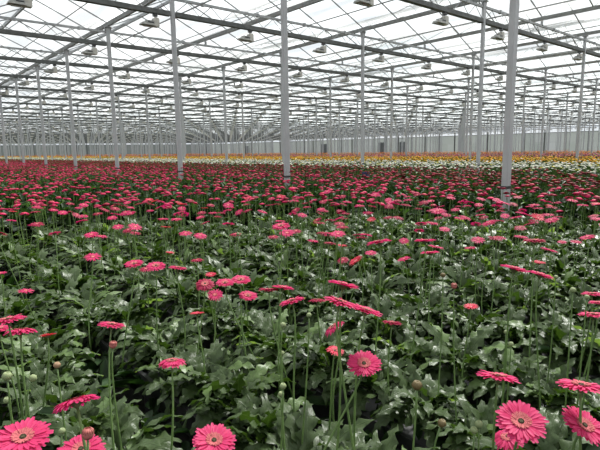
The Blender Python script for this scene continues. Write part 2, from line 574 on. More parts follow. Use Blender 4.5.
for k in range(0, 15):
    for i in range(0, 42):
        x, y = P0 + k * SPAN, A0 + i * BAY
        u, v, zc = proj(x, y, EYE - 0.3)
        if zc > 0 and -10 < u < 610:
            cols.append((zc, k, i, x, y))
cols.sort()
for n, (zc, k, i, x, y) in enumerate(cols[:300]):
    lb = COL_LAB.get((k, i))
    if n < 40:
        o = tag(ob('support_column', col_me, None, (x, y, 0)), lb or 'thin white column in the middle distance behind the front column rows', 'column', 'white steel columns of the greenhouse', 'thing')
        ob('column_head', cap_me, o)
        if n < 12:
            ob('clamp', clamp_me, o)
    else:
        tag(ob('support_column', far_col_me, None, (x, y, 0)), 'very thin far column in the crowd of columns before the end walls', 'column', 'white steel columns of the greenhouse', 'thing')
b = MB()
for (zc, k, i, x, y) in cols[300:]:
    b.box(x - 0.075, x + 0.075, y - 0.055, y + 0.055, 0, Z_COL)
tag(ob('distant_columns', b.mesh('distant_columns', M['column'])), 'mass of the furthest thin columns blurring together in front of the end wall', 'columns', None, 'stuff')

# ------------------------------------------------------------------ trusses (one per bay)
W2 = SPAN
def chord_low():
    b = MB(); z = Z_LOW - EYE + EYE
    b.box(0.09, W2 - 0.09, -0.05, 0.05, z - 0.06, z + 0.05)
    b.box(0.09, W2 - 0.09, -0.075, 0.075, z - 0.085, z - 0.06)
    return b
def chord_up():
    b = MB(); z = Z_UP
    b.box(0.09, W2 - 0.09, -0.03, 0.03, z - 0.035, z + 0.035)
    for q in (1, 3, 5, 7):
        b.box(W2 * q / 8 - 0.04, W2 * q / 8 + 0.04, -0.045, 0.045, z - 0.05, z + 0.06)
    # post that carries the middle gutter
    b.box(W2 / 2 - 0.04, W2 / 2 + 0.04, -0.03, 0.03, z, Z_GUT - 0.07)
    return b
def web(n=20, rad=0.011):
    b = MB()
    for q in range(n):
        xa = 0.1 + (W2 - 0.2) * q / n; xb = 0.1 + (W2 - 0.2) * (q + 1) / n
        za, zb = (Z_LOW + 0.05, Z_UP - 0.03) if q % 2 == 0 else (Z_UP - 0.03, Z_LOW + 0.05)
        b.tube([(xa, 0, za), (xb, 0, zb)], rad, 4, False)
    return b
cl_me = chord_low().mesh('bottom_chord', M['dark_steel'])
cu_me = chord_up().mesh('top_chord', M['steel'])
wb_me = web().mesh('web_rods', M['steel'])
def join_all():
    b = MB(); b.cur = 0
    z = Z_LOW; b.box(0, W2, -0.06, 0.06, z - 0.085, z + 0.05)
    b.cur = 1; z = Z_UP; b.box(0, W2, -0.03, 0.03, z - 0.035, z + 0.035)
    for q in range(14):
        xa = W2 * q / 14; xb = W2 * (q + 1) / 14
        za, zb = (Z_LOW, Z_UP) if q % 2 == 0 else (Z_UP, Z_LOW)
        b.tube([(xa, 0, za), (xb, 0, zb)], 0.012, 3, False)
    return b
one_me = join_all().mesh('lattice_truss', [M['dark_steel'], M['steel']])
tr = []
for k in range(-2, 15):
    for i in range(0, 42):
        x, y = P0 + k * SPAN, A0 + i * BAY
        vis = False
        for q in range(0, 9):
            u, v, zc = proj(x + W2 * q / 8, y, Z_LOW)
            if zc > 0 and -5 < u < 605 and v > -14:
                vis = True
        if vis and x + W2 < X_WALL + 1:
            tr.append((math.hypot(x + W2 / 2, y), k, i, x, y))
tr.sort()
TL = {(0, 1): 'lattice truss bay from the second thickest column towards the slim column beside the thickest',
      (1, 1): 'heaviest looking lattice truss bay, crossing the upper right corner in front of the thickest column',
      (0, 2): 'lattice truss bay running right from the third column of the front row',
      (-1, 2): 'lattice truss bay reaching the third front row column from the left',
      (1, 2): 'lattice truss bay between the blue crate column and the column behind the thickest one',
      (-1, 3): 'lattice truss bay reaching the fourth front row column from the left picture edge',
      (0, 3): 'lattice truss bay from the fourth front row column to the next row back',
      (2, 1): 'lattice truss bay at the right picture edge beyond the near right column',
      (2, 2): 'lattice truss bay leaving the picture behind the right edge column'}
for n, (dd, k, i, x, y) in enumerate(tr[:300]):
    lb = TL.get((k, i))
    if n < 36:
        e = bpy.data.objects.new('lattice_truss', None); C.objects.link(e); e.location = (x, y, 0)
        tag(e, lb or 'lattice truss bay in the middle distance of the roof, its zigzag rods still visible', 'truss', 'lattice trusses across the greenhouse')
        ob('bottom_chord', cl_me, e); ob('top_chord', cu_me, e); ob('web_rods', wb_me, e)
    else:
        tag(ob('lattice_truss', one_me, None, (x, y, 0)), 'thin far lattice truss bay in the crowded roof above the far flower bands', 'truss', 'lattice trusses across the greenhouse')
b = MB()
for (dd, k, i, x, y) in tr[300:]:
    b.cur = 0; b.box(x, x + W2, y - 0.06, y + 0.06, Z_LOW - 0.085, Z_LOW + 0.05)
    b.cur = 1; b.box(x, x + W2, y - 0.03, y + 0.03, Z_UP - 0.035, Z_UP + 0.035)
    for q in range(8):
        xa = x + W2 * q / 8; xb = x + W2 * (q + 1) / 8
        za, zb = (Z_LOW, Z_UP) if q % 2 == 0 else (Z_UP, Z_LOW)
        b.poly([(xa, y, za), (xa + 0.04, y, za), (xb + 0.04, y, zb), (xb, y, zb)])
tag(ob('distant_trusses', b.mesh('distant_trusses', [M['dark_steel'], M['steel']])), 'mass of the furthest trusses merging into a grey haze of steel', 'trusses', None, 'stuff')

# pipes and wires that run with the gutters at truss level
for (px_, zz, rr, lb) in ((P0 + 0.45, Z_LOW + 0.14, 0.022, 'thin pipe running beside the front column row just above the truss bottoms'),
                          (P0 + 1.5 * SPAN / 4, Z_UP + 0.10, 0.016, 'thin drive shaft under the roof between front columns and first middle gutter'),
                          (P0 + SPAN * 0.5 + 0.4, Z_LOW + 0.14, 0.018, 'thin pipe beside the gutter midway behind the front column row'),
                          (P0 + SPAN + 0.45, Z_LOW + 0.14, 0.02, 'thin pipe running beside the second column row'),
                          (P0 - 1.6, Z_UP + 0.10, 0.016, 'thin drive shaft in front of the front column row'),
                          (P0 + SPAN * 1.5 + 0.4, Z_LOW + 0.14, 0.018, 'thin pipe beside the gutter between second and third column rows'),
                          (P0 + SPAN * 2 + 0.45, Z_LOW + 0.14, 0.02, 'thin pipe running beside the third column row')):
    b = MB(); b.tube([(px_, Y0, zz), (px_, Y1 - 1, zz)], rr, 6)
    tag(ob('roof_pipe', b.mesh('roof_pipe', M['alu'])), lb, 'pipe', 'thin pipes and shafts running with the gutters')

# ------------------------------------------------------------------ grow lamps
def lamp_meshes():
    hb = MB()   # ballast box at the +x end
    o = [(0.07, -0.085), (0.22, -0.085), (0.22, 0.13), (0.19, 0.155), (0.10, 0.155), (0.07, 0.12)]
    hb.prism(o, 'y', -0.085, 0.085)
    for q in range(4):
        hb.box(0.218, 0.23, -0.08, 0.08, -0.06 + q * 0.05, -0.04 + q * 0.05)
    rf = MB()   # winged reflector
    rf.prism([(-0.27, -0.055), (0.07, -0.06), (0.07, 0.045), (-0.16, 0.03), (-0.27, -0.02)], 'y', -0.11, 0.11)
    rf.box(-0.29, 0.10, -0.12, 0.12, -0.075, -0.055)
    rf.cur = 1; rf.box(-0.14, 0.05, -0.085, 0.085, 0.035, 0.055); rf.box(-0.12, 0.05, -0.113, -0.105, -0.02, 0.02); rf.box(-0.12, 0.05, 0.105, 0.113, -0.02, 0.02)
    bl = MB(); bl.tube([(-0.22, 0, -0.095), (0.02, 0, -0.095)], 0.022, 8)
    br = MB(); br.box(0.13, 0.15, -0.02, 0.02, 0.14, Z_LOW - Z_LAMP - 0.085)
    br.box(0.08, 0.20, -0.035, 0.035, 0.20, 0.24)
    sk = MB(); sk.box(0.09, 0.20, -0.05, 0.05, 0.19, 0.27)
    return hb, rf, bl, br, sk
hb, rf, bl, br, sk = lamp_meshes()
hb_me = hb.mesh('ballast_box', M['lamp_body']); rf_me = rf.mesh('reflector', [M['reflector'], M['black']])
bl_me = bl.mesh('bulb', M['lamp_body']); br_me = br.mesh('bracket', M['steel']); sk_me = sk.mesh('socket_box', M['black'])
a = MB()
a.cur = 0; a.prism([(0.06, -0.06), (0.24, -0.09), (0.24, 0.12), (0.20, 0.15), (0.10, 0.15), (0.06, 0.10)], 'y', -0.09, 0.09)
a.cur = 1; a.prism([(-0.29, -0.07), (0.10, -0.07), (0.07, 0.06), (-0.02, 0.07), (-0.29, -0.02)], 'y', -0.11, 0.11)
a.cur = 2; a.box(0.09, 0.20, -0.05, 0.05, 0.17, Z_LOW - Z_LAMP - 0.085)
lamp1_me = a.mesh('grow_lamp', [M['lamp_body'], M['reflector'], M['black']])
LL = {(2, 0): 'grow lamp cut by the top left corner of the picture', (2, 1): 'grow lamp beside the top of the third front row column',
      (2, 2): 'grow lamp hanging left of the second thickest column', (2, 3): 'grow lamp hanging right of the second thickest column',
      (2, 4): 'grow lamp hanging just right of the blue crate column top', (2, 5): 'grow lamp hanging under the truss, left of the slim column by the thickest',
      (1, 2): 'grow lamp at the top edge above the blue crate column', (1, 3): 'largest looking grow lamp, hanging clear above the slim right hand column',
      (1, 4): 'grow lamp hanging just left of the thickest column', (1, 5): 'grow lamp hanging just right of the thickest column',
      (1, 6): 'grow lamp hanging by the column at the right picture edge', (3, 1): 'grow lamp between the fourth and fifth front row columns',
      (3, 0): 'grow lamp hanging near the left picture edge below the corner lamp'}
lamps = []
for i in range(0, 42):
    for k in range(-2, 39):
        x, y = 3.0447 + 3.1795 * k, A0 + i * BAY
        u, v, zc = proj(x, y, Z_LAMP)
        if zc > 0 and -12 < u < 612 and v > -8 and x < X_WALL - 1:
            lamps.append((zc, i, k, x, y))
lamps.sort()
for n, (zc, i, k, x, y) in enumerate(lamps[:300]):
    lb = LL.get((i, k))
    if n < 30:
        e = bpy.data.objects.new('grow_lamp', None); C.objects.link(e); e.location = (x, y, Z_LAMP)
        tag(e, lb or 'small grow lamp hanging from a truss in the middle distance', 'lamp', 'grow lamps hanging from the trusses')
        ob('ballast_box', hb_me, e); ob('reflector', rf_me, e); ob('bulb', bl_me, e); ob('bracket', br_me, e); ob('socket_box', sk_me, e)
    else:
        tag(ob('grow_lamp', lamp1_me, None, (x, y, Z_LAMP)), 'tiny far grow lamp in the crowded roof above the far flower bands', 'lamp', 'grow lamps hanging from the trusses')
b = MB()
for (zc, i, k, x, y) in lamps[300:1100]:
    b.box(x - 0.27, x + 0.24, y - 0.11, y + 0.11, Z_LAMP - 0.08, Z_LAMP + 0.1)
tag(ob('distant_lamps', b.mesh('distant_lamps', M['lamp_body'])), 'mass of the furthest grow lamps, mere specks under the trusses', 'lamps', None, 'stuff')

# ------------------------------------------------------------------ leaves and plants
def leaf(mb, base, yaw, length, width, lift, droop, twist, rr, ns=11, lobes=6):
    """a lobed, arching gerbera leaf growing from base"""
    cy, sy = math.cos(yaw), math.sin(yaw)
    fwd = Vector((cy, sy, 0)); side = Vector((-sy, cy, 0))
    p = Vector(base)
    ang = lift
    rows = []; uvs = []
    ph = rr.random() * 6
    stepl = length / (ns - 1)
    for s in range(ns):
        t = s / (ns - 1)
        d = fwd * math.cos(ang) + Vector((0, 0, math.sin(ang)))
        up = Vector((0, 0, 1)) * math.cos(ang) - fwd * math.sin(ang)
        tw = twist * t
        sd = side * math.cos(tw) + up * math.sin(tw)
        upn = up * math.cos(tw) - side * math.sin(tw)
        blade = max(0.0, (t - 0.22) / 0.78)
        w = width * (math.sin(PI * min(1, blade ** 0.75)) ** 0.65 if 0 < blade < 1 else 0)
        w *= 0.78 + 0.42 * math.sin(blade * lobes * 2 * PI + ph) * (1 - 0.5 * blade)
        w = max(w, 0.004 if t < 0.98 else 0.002)
        row = []; uv = []
        for j, q in enumerate((-1, -0.5, 0, 0.5, 1)):
            fold = abs(q) * w * 0.38
            wav = math.sin(t * 27 + ph + q * 2) * (w * 0.2 + 0.004) * abs(q)
            row.append(p + sd * (q * w) + upn * (fold + wav - 0.35 * w * q * q))
            uv.append((0.5 + q * 0.5, t))
        rows.append(row); uvs.append(uv)
        p = p + d * stepl
        ang -= droop / (ns - 1) * (0.4 + 1.4 * t)
    mb.quad_grid(rows, uvs)


def plant_mesh(seed, n=24, ns=13, light=3):
    rr = random.Random(seed)
    mb = MB()
    for q in range(n):
        mb.cur = 1 if q < light else 0
        yaw = q * 2.4 + rr.uniform(-0.4, 0.4)
        inner = rr.random()
        lift = 0.35 + 0.95 * inner + rr.uniform(-0.15, 0.15)
        length = rr.uniform(0.19, 0.31)
        leaf(mb, (0.02 * math.cos(yaw), 0.02 * math.sin(yaw), rr.uniform(-0.02, 0.02)), yaw, length, rr.uniform(0.030, 0.044), lift,
             rr.uniform(0.9, 1.9), rr.uniform(-0.9, 0.9), rr, ns, rr.choice((4, 5, 5, 6)))
    # long low leaves that hang over the trough edge
    for q in range(9):
        mb.cur = 0
        yaw = q * 0.7 + rr.uniform(-0.3, 0.3)
        leaf(mb, (0, 0, 0), yaw, rr.uniform(0.24, 0.32), rr.uniform(0.03, 0.042), rr.uniform(0.0, 0.35), rr.uniform(0.7, 1.5), rr.uniform(-1.2, 1.2), rr, ns, 5)
    # small filler leaves in the heart of the plant
    for q in range(8):
        mb.cur = 0
        leaf(mb, (rr.uniform(-.06, .06), rr.uniform(-.06, .06), 0.02), rr.uniform(0, 6.3), rr.uniform(0.13, 0.2), rr.uniform(0.025, 0.038), rr.uniform(0.7, 1.3),
             rr.uniform(0.8, 1.8), rr.uniform(-0.6, 0.6), rr, 9, 4)
    return mb.mesh('gerbera_plant', [M['leaf'], M['leaf_light']], True)


plants_me = [plant_mesh(100 + q, 36, 19, (3, 5, 8, 3, 2, 6)[q % 6]) for q in range(10)]
lo_plants_me = [plant_mesh(200 + q, 28, 10, 4 + q) for q in range(5)]
ROW0, ROWD, PL = 1.08, 0.56, 0.26
spots = []
rowi = -4
ZB = 0.56     # height of the crop's crowns above the floor
while ROW0 + rowi * ROWD < 16:
    xx = ROW0 + rowi * ROWD
    a_ = -1.0
    while a_ < 22:
        a_ += PL * R.uniform(0.85, 1.15)
        x, y = xx + R.gauss(0, 0.04), a_
        u, v, zc = proj(x, y, ZB + 0.22)
        if zc > 0.35 and -60 < u < 660 and v < 560:
            spots.append((math.hypot(x, y), x, y, rowi))
    rowi += 1
spots.sort()
NPL = 300
for n, (d, x, y, ri) in enumerate(spots[:NPL]):
    me = R.choice(plants_me) if d < 3.6 else R.choice(lo_plants_me)
    o = ob('gerbera_plant', me, None, (x, y, ZB + R.gauss(0, 0.025)), (R.uniform(-.12, .12), R.uniform(-.12, .12), R.uniform(0, 6.28)))
    s = R.uniform(0.85, 1.12); o.scale = (s, s, s * R.uniform(0.9, 1.1))
    if d < 1.9: lb = 'leafy gerbera plant low in the foreground beneath the largest pink blooms'
    elif d < 3.2: lb = 'leafy gerbera plant in the second zone back, below the row of tilted pink blooms'
    else: lb = 'leafy gerbera plant in the middle distance among scattered small pink blooms'
    tag(o, lb, 'plant', 'dark green leafy gerbera plants')
D_CAN = spots[NPL - 1][0]

# rows of growing troughs the plants stand in
for ri in range(-3, 14):
    xx = ROW0 + ri * ROWD
    b = MB()
    b.prism([(xx - 0.10, ZB - 0.17), (xx + 0.10, ZB - 0.17), (xx + 0.13, ZB - 0.01), (xx + 0.11, ZB - 0.01), (xx + 0.09, ZB - 0.05), (xx - 0.09, ZB - 0.05), (xx - 0.11, ZB - 0.01), (xx - 0.13, ZB - 0.01)], 'y', -1.2, 24)
    for q in range(14):
        b.box(xx - 0.03, xx + 0.03, -1 + q * 1.8, -0.95 + q * 1.8, 0, ZB - 0.17)
    tag(ob('growing_trough', b.mesh('growing_trough', M['black'])), 'dark trough under the leaves carrying one row of gerbera plants', 'trough', 'dark growing troughs hidden under the leaves')

# ------------------------------------------------------------------ far leaf mass: loose leaves over a bumpy green mass
def zone_edge(x):
    return x
def far_points(n, dmin, dmax, xmin, xmax, rowed=True, jit=0.10):
    """random points in the view wedge"""
    out = []
    th0, th1 = AZ - 0.80, AZ + 0.80
    got = 0
    while got < n:
        m_ = max(1000, n)
        d = np.sqrt(NP.uniform(dmin ** 2, dmax ** 2, m_)); th = NP.uniform(th0, th1, m_)
        x = d * np.sin(th); y = d * np.cos(th)
        if rowed:
            x = np.round((x - ROW0) / ROWD) * ROWD + ROW0 + NP.normal(0, jit, m_)
        ok = (x > xmin) & (x < xmax) & (y < Y_WALL - 6)
        P = np.stack([x[ok], y[ok]], 1)
        out.append(P); got += len(P)
        if len(P) == 0:
            break
    return np.concatenate(out)[:n] if out else np.zeros((0, 2))


def rot_frames(n, tilt_sd):
    """random frames: normals near up"""
    az = NP.uniform(0, 2 * PI, n); tl = np.abs(NP.normal(0, tilt_sd, n))
    nrm = np.stack([np.sin(tl) * np.cos(az), np.sin(tl) * np.sin(az), np.cos(tl)], 1)
    a2 = NP.uniform(0, 2 * PI, n)
    t = np.stack([np.cos(a2), np.sin(a2), np.zeros(n)], 1)
    u = np.cross(t, nrm); u /= np.linalg.norm(u, axis=1, keepdims=True)
    w = np.cross(nrm, u)
    return u, w, nrm


def leaf_cloud(name, pts, z0, zsd, size, mat, label, tilt=0.7):
    n = len(pts)
    u, w, nrm = rot_frames(n, tilt)
    L = size * NP.uniform(0.55, 1.15, n)[:, None]; W = L * 0.36
    c = np.stack([pts[:, 0], pts[:, 1], z0 + NP.normal(0, zsd, n)], 1)
    # 6-gon leaf folded on the midrib, two quads
    a0 = c - u * L; a1 = c + u * L - nrm * L * 0.35
    lft0 = c - u * L * 0.35 + w * W + nrm * W * 0.5; lft1 = c + u * L * 0.4 + w * W * 0.9 + nrm * W * 0.3
    r0 = c - u * L * 0.35 - w * W + nrm * W * 0.5; r1 = c + u * L * 0.4 - w * W * 0.9 + nrm * W * 0.3
    V = np.stack([a0, a1, lft0, lft1, r0, r1], 1).reshape(-1, 3)
    k = np.arange(n)[:, None] * 6
    F = np.concatenate([k + np.array([[0, 1, 3, 2]]), k + np.array([[0, 4, 5, 1]])], 0)
    v = NP.uniform(0.6, 1.35, n)[:, None]
    young = (NP.uniform(0, 1, n) < 0.13)[:, None]
    tint = np.where(young, np.array([[0.055, 0.125, 0.018]]), np.array([[0.017, 0.043, 0.010]])) * v
    tint = np.concatenate([tint, tint], 0)
    return tag(ob(name, np_mesh(name, V, F, mat, tint)), label, 'foliage', None, 'stuff')


pts = far_points(52000, D_CAN * 0.93, 14, -2, 30)
leaf_cloud('gerbera_foliage', pts, ZB + 0.25, 0.07, 0.085, M['far_leaf'], 'dark green leaf mass of the pink and red gerbera rows in the middle distance')
nlow = 5200
dd_ = np.sqrt(NP.uniform(0.3, 36, nlow)); th_ = NP.uniform(AZ - 0.75, AZ + 0.75, nlow)
pts = np.stack([dd_ * np.sin(th_), dd_ * np.cos(th_)], 1)
leaf_cloud('lower_foliage', pts, ZB - 0.10, 0.06, 0.08, M['far_leaf'], 'shaded lower leaves filling the gaps between the nearest plants', 0.6)
# the same leaf mass carries on to both sides of the picture
dd_ = np.sqrt(NP.uniform(0.5, (D_CAN * 1.05) ** 2, 42000)); th_ = AZ + NP.uniform(0.50, 1.15, 42000) * NP.choice([-1, 1], 42000)
pts = np.stack([dd_ * np.sin(th_), dd_ * np.cos(th_)], 1)
cc = np.array([proj(q[0], q[1], ZB + 0.25)[:2] for q in pts])
out_ = (cc[:, 0] < -62) | (cc[:, 0] > 662)
leaf_cloud('gerbera_foliage', pts[out_], ZB + 0.22, 0.08, 0.09, M['far_leaf'], 'leaf mass beyond the left and right edges of the picture')
pts = far_points(56000, 14, 45, -2, 60)
leaf_cloud('gerbera_foliage', pts, ZB + 0.24, 0.06, 0.13, M['far_leaf'], 'thin slivers of green leaf mass between the far colour bands')
# leaf mass surface
nx, ny = 120, 200
xs = np.concatenate([np.linspace(-3, 20, 80), np.linspace(20.5, 60, 40)])
ys = np.concatenate([np.linspace(4, 40, 130), np.linspace(41, Y_WALL - 8, 70)])
X, Y = np.meshgrid(xs, ys)
Z = ZB + 0.14 + 0.05 * NP.uniform(-1, 1, X.shape)
mask = (np.hypot(X, Y) > D_CAN * 0.93)
V = np.stack([X, Y, Z], 2).reshape(-1, 3)
ii, jj = np.meshgrid(np.arange(len(ys) - 1), np.arange(len(xs) - 1), indexing='ij')
c0 = ii * len(xs) + jj
F = np.stack([c0, c0 + 1, c0 + len(xs) + 1, c0 + len(xs)], 2).reshape(-1, 4)
mk = mask.ravel()
F = F[mk[F].all(1)]
tag(ob('crop_undergrowth', np_mesh('crop_undergrowth', V, F, M['canopy'])), 'dense dark green mass under the far flower rows', 'foliage', None, 'stuff')


# ------------------------------------------------------------------ flowers
def petal_ring(mb, n, r0, r1, w, cup, droop, z0, rr, ns=5, jitter=0.06):
    """n ray petals; cup lifts them, droop bends the tips down (unit radius flower)"""
    for q in range(n):
        a = 2 * PI * (q + rr.uniform(-0.22, 0.22)) / n
        L = (r1 - r0) * rr.uniform(0.88, 1.06)
        ca, sa = math.cos(a), math.sin(a)
        rad = Vector((ca, sa, 0)); sd = Vector((-sa, ca, 0))
        ang = cup + rr.uniform(-jitter, jitter) * 1.6
        p = rad * r0 + Vector((0, 0, z0 + rr.uniform(-0.015, 0.015)))
        rows = []
        for s in range(ns):
            t = s / (ns - 1)
            d = rad * math.cos(ang) + Vector((0, 0, math.sin(ang)))
            up = Vector((0, 0, 1)) * math.cos(ang) - rad * math.sin(ang)
            ww = w * (0.55 + 0.45 * math.sin(PI * min(0.62, t) / 1.24 * 1.0)) * (1.0 if t < 0.8 else (0.86 if t < 0.95 else 0.42))
            rows.append([p - sd * ww + up * ww * 0.25, p - up * ww * 0.10, p + sd * ww + up * ww * 0.25])
            p = p + d * (L / (ns - 1))
            ang -= droop / (ns - 1)
        mb.quad_grid(rows)


def head_meshes(seed, cup, droop, n=30, mat='petal', ns=5):
    rr = random.Random(seed)
    pm = MB()
    petal_ring(pm, n, 0.16, 1.0, 0.098, cup, droop, 0.0, rr, ns)
    petal_ring(pm, n, 0.16, 0.88, 0.085, cup + 0.10, droop, 0.035, rr, ns)
    pme = pm.mesh('petals', M[mat], True)
    fm = MB()
    kk = 1.0 if ns > 3 else 0.72
    fm.lathe([(0.0, 0.06), (0.20 * kk, 0.09), (0.34 * kk, 0.08), (0.38 * kk, 0.04), (0.2 * kk, -0.02)], 18)
    for q in range(46):
        a = rr.uniform(0, 2 * PI); r_ = 0.17 + 0.19 * math.sqrt(rr.random())
        d = Vector((math.cos(a), math.sin(a), 0))
        p = d * (r_ if ns > 3 else r_ * 0.7) + Vector((0, 0, 0.07))
        fm.tube([p, p + d * 0.05 + Vector((0, 0, 0.07))], [0.024, 0.008], 4)
    if ns > 3: petal_ring(fm, n, 0.15, 0.42, 0.034, cup + 0.30, droop * 0.6, 0.075, rr, 4)
    fme = fm.mesh('disc', M['florets'], True)
    cm = MB()
    cm.lathe([(0.0, 0.10), (0.06, 0.12), (0.11, 0.115), (0.135, 0.06)], 12)
    for q in range(14):
        a = 2 * PI * q / 14
        p = Vector((0.09 * math.cos(a), 0.09 * math.sin(a), 0.11))
        cm.tube([p, p + Vector((0, 0, 0.035))], [0.02, 0.01], 4)
    cme = cm.mesh('disc_centre', M['disc_dark'], True)
    km = MB()
    km.lathe([(0.05, -0.34), (0.12, -0.27), (0.24, -0.12), (0.30, -0.01), (0.22, 0.02)], 10)
    for q in range(12):
        a = 2 * PI * q / 12
        d = Vector((math.cos(a), math.sin(a), 0))
        km.tube([d * 0.2 + Vector((0, 0, -0.16)), d * 0.36 + Vector((0, 0, -0.01))], [0.04, 0.01], 4)
    kme = km.mesh('calyx', M['calyx'], True)
    return pme, fme, cme, kme


HEAD = {'open': [head_meshes(1, 0.10, 0.15, 32), head_meshes(2, 0.04, 0.25, 30)],
        'dome': [head_meshes(3, 0.02, 0.75, 30), head_meshes(4, -0.10, 0.60, 32)],
        'cup': [head_meshes(5, 0.45, 0.30, 28)],
        'coral': [head_meshes(6, 0.35, 0.9, 22, 'petal_coral')],
        'deep': [head_meshes(7, 0.0, 0.55, 28, 'petal_deep'), head_meshes(8, 0.1, 0.3, 28, 'petal_deep')]}
# lighter meshes for blooms a few pixels wide
HEAD_S = {'open': [head_meshes(11, 0.06, 0.30, 20, 'petal', 3)], 'dome': [head_meshes(12, 0.0, 0.65, 20, 'petal', 3)],
          'deep': [head_meshes(13, 0.0, 0.55, 20, 'petal_deep', 3)], 'coral': [head_meshes(14, 0.3, 0.6, 18, 'petal_coral', 3)]}


def stem_mesh(top, base, sag, rad=0.0032, dirn=None, name='stem'):
    """a slightly curved stem in the flower's own frame (top at 0)"""
    b = MB()
    rel = Vector(base) - Vector(top)
    n0 = -(dirn or Vector((0, 0, 1)))
    P0_, P1_, P2_, P3_ = Vector((0, 0, 0)), n0 * 0.10, rel * 0.55 + Vector(sag), rel
    pts = []
    for s in range(10):
        t = s / 9
        pts.append(P0_ * (1 - t) ** 3 + P1_ * 3 * t * (1 - t) ** 2 + P2_ * 3 * t * t * (1 - t) + P3_ * t ** 3)
    b.tube(pts, [rad * (0.8 + 0.5 * s / 9) for s in range(10)], 6)
    return b.mesh(name, M['stem'], True)


FLOWER_XY = []


def make_flower(pos, dia, tilt, lean, kind, label, group, small=False, spin=None, base_off=None, stem_me=None):
    """tilt: degrees the face turns towards the camera, lean: degrees it leans to the right"""
    e = bpy.data.objects.new('gerbera_flower', None); C.objects.link(e)
    hv = Vector((pos[0], pos[1], 0)).normalized()
    tc = -hv; rr_ = Vector((hv.y, -hv.x, 0))
    t = math.radians(tilt)
    nrm = (Vector((0, 0, math.cos(t))) + tc * math.sin(t) + rr_ * math.tan(math.radians(lean))).normalized()
    base = Vector((pos[0] + (base_off[0] if base_off else R.gauss(0, 0.055)), pos[1] + (base_off[1] if base_off else R.gauss(0, 0.055)), ZB))
    e.location = base
    tag(e, label, 'flower', group)
    H_ = (HEAD_S if small else HEAD)
    hm = R.choice(H_.get(kind) or H_['open'])
    q = nrm.to_track_quat('Z', 'Y')
    q = q @ Matrix.Rotation(spin if spin is not None else R.uniform(0, 6.28), 3, 'Z').to_quaternion()
    rel = Vector(pos) - base
    for nm, me in zip(('petals', 'disc', 'disc_centre', 'calyx'), hm):
        if small and nm == 'disc_centre':
            continue
        o = ob(nm, me, e, rel)
        o.rotation_mode = 'QUATERNION'; o.rotation_quaternion = q
        s = dia / 2
        o.scale = (s, s, s * 0.9)
    sm = stem_mesh(pos, base, (R.gauss(0, 0.035), R.gauss(0, 0.035), 0), 0.0033 if not small else 0.0032, nrm)
    off = -nrm * dia * 0.13
    ob('stem', sm, e, rel + off)
    FLOWER_XY.append((pos[0], pos[1]))
    return e


def place_px(px, py, w, lo=0.44, hi=0.70, dia=0.10):
    d = ray(px, py)
    zc = F_PX * dia / w
    drop = -d.z * zc
    drop2 = min(max(drop, lo), hi)
    if drop2 != drop:
        zc = drop2 / -d.z
    dia2 = min(max(w * zc / F_PX, 0.07), 0.125)
    return EYEV + d * zc, dia2


